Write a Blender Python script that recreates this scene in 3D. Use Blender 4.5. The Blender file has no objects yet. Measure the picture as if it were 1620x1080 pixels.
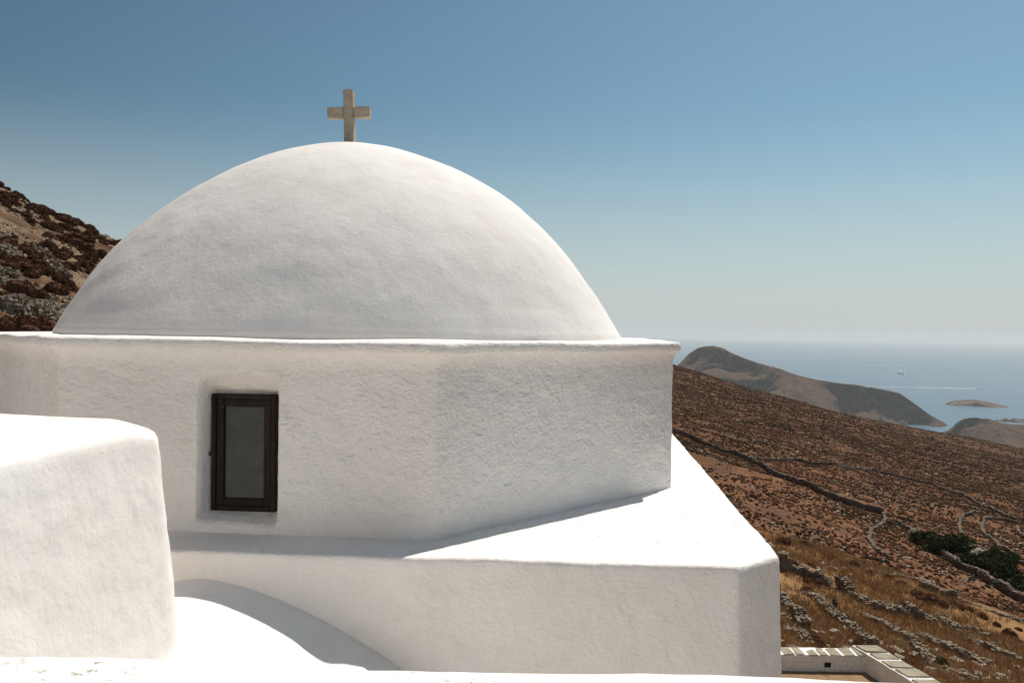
import bpy, bmesh
from mathutils import Vector, Matrix
import math, random
import numpy as np
scene = bpy.context.scene
# ---------------------------------------------------------------- camera
FPX = 1305.0
cam_d = bpy.data.cameras.new('camera'); cam = bpy.data.objects.new('camera', cam_d); scene.collection.objects.link(cam)
cam_d.sensor_width = 36.0; cam_d.lens = FPX / 1620 * 36; cam_d.clip_start = .05; cam_d.clip_end = 150000
_p = math.atan2(20.0, FPX); _r = .0138
cam.matrix_world = (Matrix.Rotation(math.pi / 2 - _p, 4, 'X') @ Matrix.Rotation(_r, 4, 'Z'))
scene.camera = cam
# ---------------------------------------------------------------- sky, sun, exposure
SUN_EL, SUN_AZ = math.radians(60.5), math.radians(35.0)      # azimuth clockwise from the viewing direction (+Y)
world = bpy.data.worlds.new('World'); scene.world = world; world.use_nodes = True
wt = world.node_tree
sky = wt.nodes.new('ShaderNodeTexSky'); sky.sky_type = 'NISHITA'; sky.sun_disc = False
sky.sun_elevation = SUN_EL; sky.sun_rotation = SUN_AZ; sky.altitude = 280; sky.air_density = 1.0; sky.dust_density = 1.4; sky.ozone_density = 1.2
hs = wt.nodes.new('ShaderNodeHueSaturation'); hs.inputs['Saturation'].default_value = 1.0
tint = wt.nodes.new('ShaderNodeMix'); tint.data_type = 'RGBA'; tint.blend_type = 'MULTIPLY'; tint.inputs[0].default_value = 1; tint.inputs[7].default_value = (.755, .985, .955, 1)
wt.links.new(sky.outputs[0], hs.inputs['Color']); wt.links.new(hs.outputs[0], tint.inputs[6]); # the clear sky is deeper away from the sun's side
dp = wt.nodes.new('ShaderNodeVectorMath'); dp.operation = 'DOT_PRODUCT'; dp.inputs[1].default_value = (math.sin(SUN_AZ), math.cos(SUN_AZ), 0)
tc0 = wt.nodes.new('ShaderNodeTexCoord'); wt.links.new(tc0.outputs['Generated'], dp.inputs[0])
mr0 = wt.nodes.new('ShaderNodeMapRange'); wt.links.new(dp.outputs['Value'], mr0.inputs[0])
for _i, _v in zip((1, 2, 3, 4), (.30, 1.0, .74, 1.16)): mr0.inputs[_i].default_value = _v
vm = wt.nodes.new('ShaderNodeVectorMath'); vm.operation = 'SCALE'; wt.links.new(tint.outputs[2], vm.inputs[0]); wt.links.new(mr0.outputs[0], vm.inputs['Scale'])
# pale dusty band of air that sits on the horizon of the sky
tc = wt.nodes.new('ShaderNodeTexCoord'); sx_ = wt.nodes.new('ShaderNodeSeparateXYZ'); wt.links.new(tc.outputs['Generated'], sx_.inputs[0])
mr = wt.nodes.new('ShaderNodeMapRange'); mr.interpolation_type = 'SMOOTHSTEP'; wt.links.new(sx_.outputs[2], mr.inputs[0])
for _i, _v in zip((1, 2, 3, 4), (-.06, .27, .95, 0)): mr.inputs[_i].default_value = _v
hz = wt.nodes.new('ShaderNodeMix'); hz.data_type = 'RGBA'; wt.links.new(mr.outputs[0], hz.inputs[0]); wt.links.new(vm.outputs[0], hz.inputs[6]); hz.inputs[7].default_value = (7.9, 8.5, 8.8, 1)
wt.links.new(hz.outputs[2], wt.nodes['Background'].inputs['Color'])
wt.nodes['Background'].inputs['Strength'].default_value = .063
sd = bpy.data.lights.new('sun', 'SUN'); sd.energy = 3.75; sd.angle = math.radians(.5); sd.color = (1, .93, .84)
sun = bpy.data.objects.new('sun', sd); scene.collection.objects.link(sun)
sun.rotation_euler = Vector((math.sin(SUN_AZ) * math.cos(SUN_EL), math.cos(SUN_AZ) * math.cos(SUN_EL), math.sin(SUN_EL))).to_track_quat('Z', 'Y').to_euler()
sun.location = (0, 0, 20)
scene.view_settings.view_transform = 'Standard'; scene.view_settings.look = 'None'; scene.view_settings.exposure = .24; scene.view_settings.gamma = 1.0
scene.cycles.max_bounces = 8; scene.cycles.diffuse_bounces = 6; scene.cycles.volume_bounces = 2; scene.cycles.transparent_max_bounces = 12
HAZE, HAZE_COL = 6e-5, (.95, .95, .92, 1)
DOME = [-1.3461, 7.04696, -.0494, 2.24423, 1.59029, 1.33811, .58184, .04657, -.16221, -.04862, .67744, -.3642]
# ---------------------------------------------------------------- noise and terrain height
_rs = np.random.RandomState(7)
_PT = _rs.permutation(512)
_PT = np.concatenate([_PT, _PT, _PT])
_VT = _rs.rand(512) * 2 - 1
def vnoise(x, y, z=0.0):
    x, y, z = np.broadcast_arrays(np.asarray(x, float), np.asarray(y, float), np.asarray(z, float))
    xi, yi, zi = np.floor(x).astype(int), np.floor(y).astype(int), np.floor(z).astype(int)
    fx, fy, fz = x - xi, y - yi, z - zi
    fx, fy, fz = [f * f * f * (f * (f * 6 - 15) + 10) for f in (fx, fy, fz)]
    def h(i, j, k):
        return _VT[_PT[(_PT[(_PT[i & 511] + j) & 511] + k) & 511]]
    r = 0
    for a in (0, 1):
        wx = fx if a else 1 - fx
        for b in (0, 1):
            wy = fy if b else 1 - fy
            for c in (0, 1):
                wz = fz if c else 1 - fz
                r = r + h(xi + a, yi + b, zi + c) * wx * wy * wz
    return r
def fbm(x, y, z=0.0, n=4):
    r, a, s = 0, 1.0, 1.0
    for i in range(n):
        r = r + a * vnoise(np.asarray(x) * s + 17.3 * i, np.asarray(y) * s + 5.1 * i, np.asarray(z) * s)
        a *= .5; s *= 2.03
    return r
def sstep(a, b, x):
    t = np.clip((np.asarray(x, float) - a) / (b - a), 0, 1)
    return t * t * (3 - 2 * t)
SEA = -280.0
def ground_z(X, Y):
    X = np.asarray(X, float); Y = np.asarray(Y, float)
    # falls gently towards the sea on the right, climbs steeply on the left up to a shoulder
    kl = .466 / (1 + np.maximum(0, Y - 49) / 45.0)
    xs = np.log1p(np.exp(np.clip(-X / 1.5, -60, 60))) * 1.5        # smooth max(0,-X)
    xp = xs + X
    z = -5.9 - .23 * xp + kl * xs
    y0 = np.clip(34 - .6 * (X - 11), 27, 34)
    d = -6.0 * sstep(0, 28, Y - y0) + 14.0 * sstep(120, 620, Y)
    far = np.interp(np.clip(X, 0, 900), [0, 116, 160, 225, 270, 318, 372, 500, 900], [0, 0, -3, -7.0, -4, -1.5, 1.5, 4, 6])
    z = z + d * sstep(-20, 10, X) + far * sstep(250, 600, Y)
    z = z - (60 * sstep(610, 760, Y) + 260 * sstep(700, 1500, Y)) - 200 * sstep(480, 1100, X)
    rr = np.hypot(X - 2, Y - 5)
    q = sstep(9, 20, rr)
    z = z + q * (.45 * fbm(X / 9, Y / 9, .3, 3) * (.6 + .4 * sstep(40, 120, Y)) + .12 * fbm(X / 1.7, Y / 1.7, 2.2, 3) + 1.6 * sstep(60, 260, Y) * fbm(X / 45, Y / 45, 4.1, 3))
    # levelled shelf under the church and its courtyard
    m = sstep(-5, -2, X) * sstep(9.4, 8.2, X) * sstep(18.6, 17.9, Y) * sstep(-8, -4, Y)
    z = z * (1 - m) + np.minimum(z, -7.35) * m
    return z
# ---------------------------------------------------------------- where things stand (metres, camera at the origin)
FAR_WALLS = {
    'W1': [(26.4, 148.8), (28.7, 147.5), (32.5, 147.8), (37.9, 134.7), (38.7, 112.8), (42.2, 103.7), (46.4, 102.2)],
    'W9': [(46.4, 102.2), (44.9, 98.1), (40.0, 88.7), (37.3, 84.8), (35.0, 79.9), (33.4, 75.3), (32.5, 72.1), (32.6, 70.1)],
    'W2': [(38.6, 135.1), (52.7, 152.5), (60.0, 153.7), (77.8, 176.3), (86.3, 177.4), (91.0, 177.3), (91.1, 165.5), (86.4, 146.9), (85.2, 138.6)],
    'W3': [(45.2, 95.9), (45.7, 94.3), (46.2, 92.7)],
    'W4': [(45.6, 91.6), (43.4, 88.4), (41.9, 85.2), (42.0, 84.0), (42.2, 83.0), (42.6, 82.1), (42.9, 81.4), (42.4, 79.4), (41.6, 76.3), (42.1, 75.5), (42.9, 74.8), (42.1, 72.3), (41.7, 70.6), (41.5, 69.3), (41.5, 68.2), (41.7, 67.5), (42.2, 67.1)],
    'W5': [(51.0, 92.5), (51.5, 90.7), (51.1, 87.6), (52.0, 86.6), (52.9, 86.1), (53.6, 85.5)],
    'W6': [(77.9, 136.2), (72.8, 130.3), (71.4, 129.5), (65.1, 118.8), (58.8, 107.5), (56.5, 102.9), (55.1, 99.8)],
    'W7': [(83.9, 135.5), (83.4, 136.6), (81.7, 136.5), (79.5, 135.3), (74.7, 129.4), (71.5, 124.3), (64.2, 111.7), (61.3, 106.0), (60.5, 103.3), (56.3, 93.5), (56.2, 91.6), (56.3, 90.5)],
    'W8': [(80.8, 130.7), (74.9, 120.9), (73.2, 116.9)],
}
NEAR_WALLS = {
    'T1': [(9.3, 28.2), (9.8, 28.3), (10.1, 28.3), (10.6, 27.9), (10.9, 27.7)],
    'T2': [(11.1, 27.6), (11.2, 27.2), (11.3, 26.7), (11.4, 25.9), (12.0, 25.6), (13.1, 26.3), (13.8, 26.6)],
    'T3': [(9.3, 25.7), (9.5, 24.8), (9.5, 24.1), (9.5, 23.6), (9.5, 23.1), (9.5, 22.3), (9.6, 21.5)],
    'T4': [(8.0, 24.1), (8.1, 23.6), (8.0, 22.7), (7.9, 21.8)],
    'T5': [(7.6, 22.8), (7.6, 22.1), (7.6, 21.3), (7.5, 20.5)],
    'T6': [(10.6, 24.5), (10.6, 24.0), (10.9, 23.3), (11.1, 22.6), (10.9, 21.3), (11.1, 20.7), (11.6, 20.3)],
    'T7': [(11.6, 23.3), (12.0, 23.0), (12.4, 22.5), (12.6, 22.2), (12.8, 21.9)],
    'T8': [(14.3, 27.1), (14.3, 26.1), (14.3, 25.0), (14.4, 24.2), (14.9, 23.8)],
    'T9': [(14.9, 26.7), (15.1, 26.4), (15.1, 25.9)],
    'T10': [(13.9, 32.9), (14.1, 32.6), (14.6, 32.2), (15.1, 32.2), (16.3, 31.9), (16.3, 31.3)],
    'T11': [(16.6, 30.4), (17.2, 30.2), (17.7, 29.7), (18.3, 29.1)],
    'T12': [(13.6, 22.2), (13.9, 22.0)],
    'H1': [(15.7, 31.3), (16.2, 31.1)],
    'H2': [(16.3, 30.8), (16.6, 30.5)],
}
LEFT_WALLS = {
    'L1': [(-16.7, 26.8), (-16.9, 27.7), (-16.9, 28.2)],
    'L2': [(-19.3, 33.1), (-18.5, 32.2), (-17.4, 30.8), (-16.0, 28.8), (-15.2, 28.0)],
    'L3': [(-13.2, 21.3), (-13.0, 21.5), (-13.1, 22.1), (-12.9, 22.4), (-13.0, 23.3), (-13.2, 24.4)],
    'L4': [(-14.4, 23.2), (-14.9, 24.3), (-15.4, 25.4)],
}
NEAR_BUSHES = [
    (10.17, 27.64, 0.36), (10.12, 29.24, 0.2), (9.65, 23.72, 0.22), (9.08, 21.25, 0.28), (13.74, 32.71, 0.23), (14.75, 30.84, 0.21),
    (14.7, 28.59, 0.28), (14.53, 29.28, 0.22), (11.04, 22.99, 0.21), (16.37, 26.81, 0.27), (16.09, 25.89, 0.18), (7.78, 20.78, 0.22),
    (7.76, 20.31, 0.22), (16.12, 28.67, 0.2), (16.3, 28.26, 0.19), (15.54, 28.67, 0.2), (11.23, 33.61, 0.31), (12.36, 34.51, 0.29),
    (11.17, 21.14, 0.21), (16.46, 27.64, 0.15), (9.66, 21.78, 0.18), (9.43, 25.98, 0.2), (13.95, 31.75, 0.19), (14.67, 31.75, 0.19),
    (14.94, 28.3, 0.22), (15.68, 28.46, 0.17),
]
LEFT_BUSHES = [
    (-16.13, 26.75, 0.39), (-17.55, 28.53, 0.33), (-16.64, 28.65, 0.26), (-15.79, 27.64, 0.32), (-13.94, 23.33, 0.36), (-13.6, 23.64, 0.29),
    (-14.33, 25.87, 0.36), (-15.27, 27.73, 0.26), (-16.92, 31.6, 0.31), (-13.64, 22.13, 0.27), (-12.03, 20.28, 0.39), (-11.93, 20.95, 0.32),
    (-12.21, 19.77, 0.33), (-12.23, 22.1, 0.29), (-19.22, 37.61, 0.37), (-18.89, 35.95, 0.25), (-19.17, 35.24, 0.35), (-19.92, 38.51, 0.44),
    (-19.91, 39.68, 0.36), (-16.71, 32.76, 0.28), (-19.92, 35.24, 0.38), (-15.52, 26.57, 0.24), (-14.93, 27.81, 0.19),
]
TREES = [
    (42.52, 83.96, 1.09), (42.91, 82.45, 1.26), (44.14, 81.88, 1.38), (47.3, 87.04, 1.07), (43.78, 77.73, 1.01), (44.66, 76.66, 1.17),
    (46.43, 77.03, 1.12), (42.72, 69.42, 1.06), (50.02, 82.4, 1.07), (50.14, 84.54, 0.97), (51.66, 92.2, 0.49), (46.19, 74.04, 0.91),
]
BOULDERS = [
    (46.57, 84.72, 0.39), (48.05, 86.2, 0.46), (48.11, 85.25, 0.33), (49.04, 85.96, 0.4), (46.45, 82.97, 0.25),
]
STALKS = [
    (11.11, 29.2, 0.02), (11.55, 29.62, 0.02),
]
THISTLE = [
    (9.75, 24.49, 0.23),
]
HEADLAND = [(469.0, 2900.0, -184.8), (531.1, 2878.0, -147.1), (576.0, 2862.0, -119.3), (611.9, 2848.8, -76.7), (637.9, 2839.3, -58.7), (661.8, 2830.5, -50.5), (691.6, 2819.5, -48.8), (721.4, 2808.5, -58.9), (751.0, 2797.6, -73.3), (790.0, 2782.9, -89.4), (828.6, 2768.3, -103.2), (866.7, 2753.7, -114.7), (904.3, 2739.0, -126.1), (950.7, 2720.7, -141.3), (996.4, 2702.4, -152.0), (1067.8, 2673.2, -161.6), (1154.6, 2636.6, -172.1), (1228.7, 2604.4, -186.8), (1250.5, 2594.9, -203.7), (1272.0, 2585.4, -220.5), (1293.5, 2575.9, -239.1), (1321.1, 2563.4, -259.1), (1353.3, 2548.8, -282.6), (1372.4, 2540.0, -300.8)]
CLIFF = [(1195.0, 2250.0, -266.7), (1208.8, 2244.2, -251.2), (1218.4, 2240.2, -237.6), (1228.0, 2236.2, -227.6), (1241.9, 2230.4, -223.3), (1257.1, 2224.0, -221.6), (1270.9, 2218.3, -224.2), (1281.8, 2213.7, -222.7), (1291.5, 2209.6, -226.3), (1301.1, 2205.6, -230.9), (1318.7, 2198.1, -234.8), (1340.1, 2188.8, -236.0), (1361.2, 2179.6, -233.8), (1397.4, 2163.5, -226.4), (1460.9, 2134.6, -228.8), (1534.6, 2100.0, -252.9)]
ISLET = [(1758.5, 3330.0, -282.3), (1764.4, 3327.1, -273.0), (1776.4, 3321.2, -265.9), (1794.5, 3312.4, -262.4), (1814.5, 3302.5, -260.2), (1840.2, 3289.8, -256.7), (1858.0, 3281.0, -256.7), (1869.8, 3275.1, -259.8), (1889.3, 3265.3, -262.0), (1910.7, 3254.5, -268.2), (1931.9, 3243.7, -273.2), (1947.1, 3235.9, -276.0), (1958.7, 3230.0, -285.2)]
ROCK = [(1588.5, 2700.0, -280.6), (1593.0, 2698.9, -276.3), (1597.6, 2697.8, -279.2), (1606.6, 2695.7, -275.7), (1615.5, 2693.5, -269.5), (1622.7, 2691.7, -270.5), (1630.1, 2690.0, -276.8)]
ROCK2 = [(1630.1, 2690.0, -278.9), (1636.5, 2687.1, -270.2), (1642.9, 2684.3, -268.4), (1654.3, 2679.3, -270.1), (1668.8, 2672.9, -268.2), (1684.8, 2665.7, -269.3), (1697.7, 2660.0, -274.6)]
FERRY = (2755.0, 5842.0); SPEEDBOAT = (2460.0, 4341.0); WAKE_END = (1857.0, 4379.0)
C = None
def link(o):
    bpy.context.scene.collection.objects.link(o); return o
def mesh_obj(name, V, Fs, mat, parent=None, smooth=True, loc=None, mats=None):
    me = bpy.data.meshes.new(name)
    V = np.asarray(V, dtype=np.float32)
    if isinstance(Fs, np.ndarray):
        n, k = Fs.shape
        me.vertices.add(len(V)); me.vertices.foreach_set('co', V.ravel())
        me.loops.add(n * k); me.loops.foreach_set('vertex_index', Fs.astype(np.int32).ravel())
        me.polygons.add(n); me.polygons.foreach_set('loop_start', np.arange(0, n * k, k, dtype=np.int32))
        me.update(calc_edges=True)
    else:
        me.from_pydata([tuple(map(float, v)) for v in V], [], [tuple(int(i) for i in f) for f in Fs]); me.update()
    me.validate()
    me.polygons.foreach_set('use_smooth', np.full(len(me.polygons), smooth))
    me.materials.append(mat)
    o = bpy.data.objects.new(name, me); link(o)
    if parent: o.parent = parent
    if loc is not None: o.location = loc
    return o
def empty(name, loc=(0, 0, 0)):
    o = bpy.data.objects.new(name, None); o.location = loc; o.empty_display_size = .3
    return link(o)
def tag(o, label, cat, group=None):
    o['label'] = label; o['category'] = cat
    if group: o['group'] = group
    return o
def structure(o):
    o['kind'] = 'structure'; return o
# ---------------------------------------------------------------- node helpers
class N:
    def __init__(s, name):
        s.m = bpy.data.materials.new(name); s.m.use_nodes = True
        s.t = s.m.node_tree; s.b = s.t.nodes['Principled BSDF']; s.o = s.t.nodes['Material Output']
        s.geo = s.t.nodes.new('ShaderNodeNewGeometry'); s.pos = s.geo.outputs['Position']; s.nor = s.geo.outputs['Normal']
    def n(s, typ, **kw):
        x = s.t.nodes.new(typ)
        for k, v in kw.items():
            if k in x.inputs.keys() if isinstance(k, str) else False: pass
            setattr(x, k, v)
        return x
    def l(s, a, b): s.t.links.new(a, b)
    def put(s, inp, v):
        if hasattr(v, 'links'): s.l(v, inp)
        else: inp.default_value = v
    def scale(s, v, sc):
        m = s.n('ShaderNodeVectorMath', operation='MULTIPLY'); s.put(m.inputs[0], v); m.inputs[1].default_value = sc
        return m.outputs[0]
    def noise(s, scale, detail=4, rough=.55, vec=None, dist=0.0, col=False):
        x = s.n('ShaderNodeTexNoise'); s.l(vec if vec is not None else s.pos, x.inputs['Vector'])
        x.inputs['Scale'].default_value = scale; x.inputs['Detail'].default_value = detail
        x.inputs['Roughness'].default_value = rough; x.inputs['Distortion'].default_value = dist
        return x.outputs['Color' if col else 'Fac']
    def voro(s, scale, vec=None, feature='F1', out='Distance', rnd=1.0):
        x = s.n('ShaderNodeTexVoronoi', feature=feature); s.l(vec if vec is not None else s.pos, x.inputs['Vector'])
        x.inputs['Scale'].default_value = scale; x.inputs['Randomness'].default_value = rnd
        return x.outputs[out]
    def ramp(s, f, a, b, lo=0.0, hi=1.0):
        x = s.n('ShaderNodeMapRange', interpolation_type='SMOOTHSTEP'); s.put(x.inputs[0], f)
        for i, v in zip((1, 2, 3, 4), (a, b, lo, hi)): x.inputs[i].default_value = v
        return x.outputs[0]
    def math(s, op, a, b=0.0):
        x = s.n('ShaderNodeMath', operation=op); s.put(x.inputs[0], a); s.put(x.inputs[1], b); return x.outputs[0]
    def mix(s, f, a, b):
        x = s.n('ShaderNodeMix', data_type='RGBA'); s.put(x.inputs[0], f)
        for i, v in ((6, a), (7, b)):
            s.put(x.inputs[i], (*v, 1) if isinstance(v, tuple) and len(v) == 3 else v)
        return x.outputs[2]
    def bump(s, h, strength, dist, prev=None):
        x = s.n('ShaderNodeBump'); s.put(x.inputs['Height'], h); x.inputs['Strength'].default_value = strength
        x.inputs['Distance'].default_value = dist
        if prev is not None: s.l(prev, x.inputs['Normal'])
        return x.outputs[0]
    def done(s, col=None, rough=.9, normal=None, spec=.3):
        if col is not None: s.put(s.b.inputs['Base Color'], (*col, 1) if isinstance(col, tuple) else col)
        s.put(s.b.inputs['Roughness'], rough); s.b.inputs['Specular IOR Level'].default_value = spec
        if normal is not None: s.l(normal, s.b.inputs['Normal'])
        return s.m
def sep(n, v):
    x = n.n('ShaderNodeSeparateXYZ'); n.l(v, x.inputs[0]); return x.outputs
# ---------------------------------------------------------------- materials
def plaster(name, rough_amt=1.0, flecks=.5, trowel=1.0, fsc=1.2, fth=.59):
    n = N(name)
    tone = n.noise(1.3, 5, .6)
    tone2 = n.noise(7, 5, .65)
    c = n.mix(n.ramp(tone, .3, .7), (.855, .812, .768), (.90, .868, .832))
    c = n.mix(n.ramp(tone2, .50, .78, 0, .45), c, (.74, .69, .62))
    patch = n.ramp(n.noise(2.1, 3, .5, n.scale(n.pos, (1, 1, 1.3)), .8), .50, .56)
    c = n.mix(n.math('MULTIPLY', patch, .4), c, (.90, .875, .84))
    strk = n.ramp(n.noise(1.0, 5, .65, n.scale(n.pos, (7, 7, .7))), .56, .74, 0, .13)
    c = n.mix(strk, c, (.70, .645, .58))
    # weathered flecks where the limewash has flaked off, only on surfaces that lie flat and catch the rain
    z = sep(n, n.nor)[2]
    flat = n.ramp(z, .6, .95)
    fv = n.scale(n.pos, (11, 13, 13))
    f1 = n.noise(2.2 * fsc, 6, .68, fv, .3)
    area = n.ramp(n.noise(1.3, 4), .47, .60)
    fm = n.math('MULTIPLY', n.math('MULTIPLY', n.ramp(f1, fth, fth + .03), n.math('ADD', area, .04)), n.math('MULTIPLY', flat, flecks))
    c = n.mix(n.math('MULTIPLY', fm, .8), c, (.27, .24, .20))
    # few tiny dark pits anywhere
    pit = n.ramp(n.voro(5.5), .012, .02, 1, 0)
    c = n.mix(n.math('MULTIPLY', pit, .6), c, (.25, .2, .16))
    st = n.scale(n.pos, (1.0, 1.0, .8))
    b1 = n.noise(11, 5, .6, st)
    b2 = n.noise(42, 4, .62, n.scale(n.pos, (.8, .8, 1.15)))
    b3 = n.noise(120, 3, .6)
    nn = n.bump(b1, .7 * trowel, .04)
    nn = n.bump(b2, .7 * rough_amt, .022, nn)
    nn = n.bump(b3, .35 * rough_amt, .006, nn)
    return n.done(c, .92, nn, .15)
def rock(name, c1, c2, c3, sc, bump=.6, bd=.1):
    n = N(name)
    a = n.noise(sc, 6, .65); b = n.noise(sc * 4.3, 5, .7)
    c = n.mix(n.ramp(a, .35, .65), c1, c2); c = n.mix(n.ramp(b, .5, .72), c, c3)
    return n.done(c, .95, n.bump(b, bump, bd), .15)
def plain(name, col, rough=.8, var=.25, sc=4.0, spec=.3):
    n = N(name)
    a = n.noise(sc, 4)
    lo = tuple(v * (1 - var) for v in col); hi = tuple(min(1, v * (1 + var)) for v in col)
    return n.done(n.mix(n.ramp(a, .3, .7), lo, hi), rough, None, spec)
M = {}
M['drum'] = plaster('rough_limewash', 1.0, .25, .6)
M['dome'] = plaster('smooth_limewash', .16, .05, .22)
M['roof'] = plaster('roof_limewash', .5, 1.0, .45)
M['block'] = plaster('wall_limewash', .12, .9, .3)
M['parapet'] = plaster('parapet_limewash', .3, 1.0, .2, .9, .58)
M['vault'] = plaster('vault_limewash', .35, .1, .35)
def concrete():
    n = N('weathered_concrete')
    a = n.noise(14, 6, .7); b = n.noise(60, 4, .6, n.scale(n.pos, (1, 1, .35)))
    c = n.mix(n.ramp(a, .35, .68), (.40, .335, .255), (.52, .455, .37)); c = n.mix(n.ramp(b, .60, .77, 0, .7), c, (.20, .16, .12))
    c = n.mix(n.ramp(n.noise(45, 3), .72, .74), c, (.62, .56, .46))
    return n.done(c, .9, n.bump(b, .5, .006), .2)
M['concrete'] = concrete()
def brown_paint():
    n = N('dark_brown_paint')
    c = n.mix(n.ramp(n.noise(30, 4, .6, n.scale(n.pos, (1, 1, .12))), .35, .7), (.013, .0075, .005), (.024, .014, .009))
    chip = n.ramp(n.noise(26, 5, .75, n.scale(n.pos, (2.2, 2.2, .55)), .6),   .675, .69)
    c = n.mix(chip, c, (.55, .52, .48))
    return n.done(c, .62, n.bump(n.noise(80, 3), .2, .002), .2)
M['frame'] = brown_paint()
def dusty_glass():
    n = N('dusty_glass')
    c = n.mix(n.ramp(n.noise(9, 5, .6), .35, .7), (.030, .034, .030), (.046, .051, .045))
    sp = n.ramp(n.noise(150, 4, .7), .74, .76, 0, .5)
    return n.done(c, n.ramp(n.noise(14, 4), .3, .7, .06, .16), None, .35)
M['glass'] = dusty_glass()
M['metal'] = plain('dark_metal', (.03, .03, .03), .45)
# terrain: red soil, dry scrub, pale stone, golden grass on the near terraces
def terrain_mat():
    n = N('dry_hillside')
    px, py, pz = sep(n, n.pos)
    soil = n.mix(n.ramp(n.noise(.35, 5, .6), .35, .68), (.155, .066, .030), (.24, .115, .055))
    soil = n.mix(n.ramp(n.noise(3.0, 5, .7), .5, .72), soil, (.30, .17, .09))
    grass = n.mix(n.ramp(n.noise(.5, 6, .65), .35, .66), (.33, .185, .080), (.20, .10, .038))
    grass = n.mix(n.ramp(n.noise(2.4, 5, .7), .52, .7), grass, (.36, .22, .11))
    wob = n.math('MULTIPLY', n.math('SUBTRACT', n.noise(.12, 4), .5), 14.0)
    edge = n.math('ADD', n.math('ADD', py, n.math('MULTIPLY', px, .55)), wob)
    gm = n.math('MULTIPLY', n.ramp(edge, 37, 43, 1, 0), n.ramp(px, -2, 3))
    fine = n.noise(1.6, 6, .78, n.scale(n.pos, (1, .5, 1)))
    soil = n.mix(n.ramp(fine, .50, .62, 0, .8), soil, (.075, .036, .019))
    soil = n.mix(n.ramp(n.noise(2.7, 5, .75), .60, .68, 0, .7), soil, (.34, .235, .15))
    soil = n.mix(n.ramp(n.noise(.05, 4, .6), .5, .62, 0, .6), soil, (.10, .058, .034))
    c = n.mix(gm, soil, grass)
    # pale rubble on the steep slope left
    soil_l = n.mix(n.ramp(n.noise(.6, 5, .7), .38, .64), (.080, .042, .025), (.165, .098, .055))
    c = n.mix(n.ramp(px, -5, -9), c, soil_l)
    rub = n.math('MULTIPLY', n.ramp(n.noise(.28, 5, .65), .42, .56), n.ramp(px, -8, -11))
    c = n.mix(n.math('MULTIPLY', rub, n.ramp(n.noise(5, 4, .7), .38, .6)), c, (.27, .20, .13))
    # pale stones lying about, scrub seen as dark mottling further off
    st = n.ramp(n.voro(1.7), .10, .16, 1, 0)
    st = n.math('MULTIPLY', st, n.ramp(n.noise(.11, 4), .44, .62))
    c = n.mix(st, c, (.38, .31, .24))
    d = n.math('ADD', py, n.math('MULTIPLY', px, .2))
    farm = n.ramp(d, 90, 260)
    scrub = n.ramp(n.noise(.42, 6, .72), .40, .52)
    dens = n.ramp(n.noise(.02, 4), .3, .7, .55, 1.0)
    c = n.mix(n.math('MULTIPLY', n.math('MULTIPLY', scrub, farm), dens), c, (.060, .030, .017))
    s2 = n.math('MULTIPLY', n.ramp(n.noise(.9, 5, .75), .62, .70), n.math('MULTIPLY', farm, n.ramp(n.noise(.025, 3), .45, .6, .15, 1)))
    c = n.mix(s2, c, (.26, .20, .15))
    nn = n.bump(n.noise(.8, 6, .7), .7, .6)
    nn = n.bump(n.noise(5, 5, .7), .5, .1, nn)
    return n.done(c, .95, nn, .1)
M['terrain'] = terrain_mat()
def headland_mat(name, lit):
    n = N(name)
    a = n.noise(.012, 6, .6); b = n.noise(.10, 6, .75); cc = n.noise(.045, 5, .7)
    c = n.mix(n.ramp(a, .35, .65), lit, tuple(v * .72 for v in lit))
    c = n.mix(n.ramp(b, .47, .60, 0, .75), c, (.035, .028, .02))
    c = n.mix(n.ramp(cc, .57, .68, 0, .6), c, (.21, .165, .125))
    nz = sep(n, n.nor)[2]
    c = n.mix(n.ramp(nz, .72, .50), c, n.mix(n.ramp(cc, .45, .62), (.030, .026, .023), (.12, .095, .075)))  # steep faces: darker rock, with the cliff shading painted into the colour
    return n.done(c, .95, n.bump(b, .8, 6.0), .1)
M['headland'] = headland_mat('rocky_headland', (.125, .072, .044))
M['islet'] = headland_mat('bare_islet', (.25, .185, .135))
def sea_mat():
    n = N('sea_water')
    v = n.scale(n.pos, (1, 1, 1))
    w1 = n.noise(.02, 6, .6, n.scale(n.pos, (.5, 1.6, 1)))
    w2 = n.noise(.0012, 5, .6, n.scale(n.pos, (.25, 1.6, 1)))
    c = n.mix(n.ramp(w2, .35, .65), (.016, .088, .150), (.024, .105, .170))
    nn = n.bump(w1, .5, 8.0)
    return n.done(c, n.ramp(w2, .3, .7, .32, .45), nn, .5)
M['sea'] = sea_mat()
M['wall_stone'] = rock('dry_wall_stone', (.14, .105, .072), (.26, .21, .155), (.38, .325, .26), 2.6, .6, .03)
M['far_stone'] = rock('far_wall_stone', (.13, .10, .075), (.21, .17, .13), (.27, .23, .18), 1.1, .5, .05)
M['pale_stone'] = rock('pale_stone', (.30, .25, .19), (.42, .37, .30), (.20, .16, .12), 3.0, .5, .03)
def bush_mat(name, c1, c2, sc=9.0):
    n = N(name)
    oi = n.n('ShaderNodeObjectInfo')
    r = n.mix(n.ramp(n.noise(sc, 4, .7), .35, .68), c1, c2)
    return n.done(n.mix(n.math('MULTIPLY', oi.outputs['Random'], .45), r, tuple(v * .75 for v in c1)), .9, None, .1)
M['bush'] = bush_mat('russet_twigs', (.098, .046, .027), (.17, .08, .044))
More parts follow.
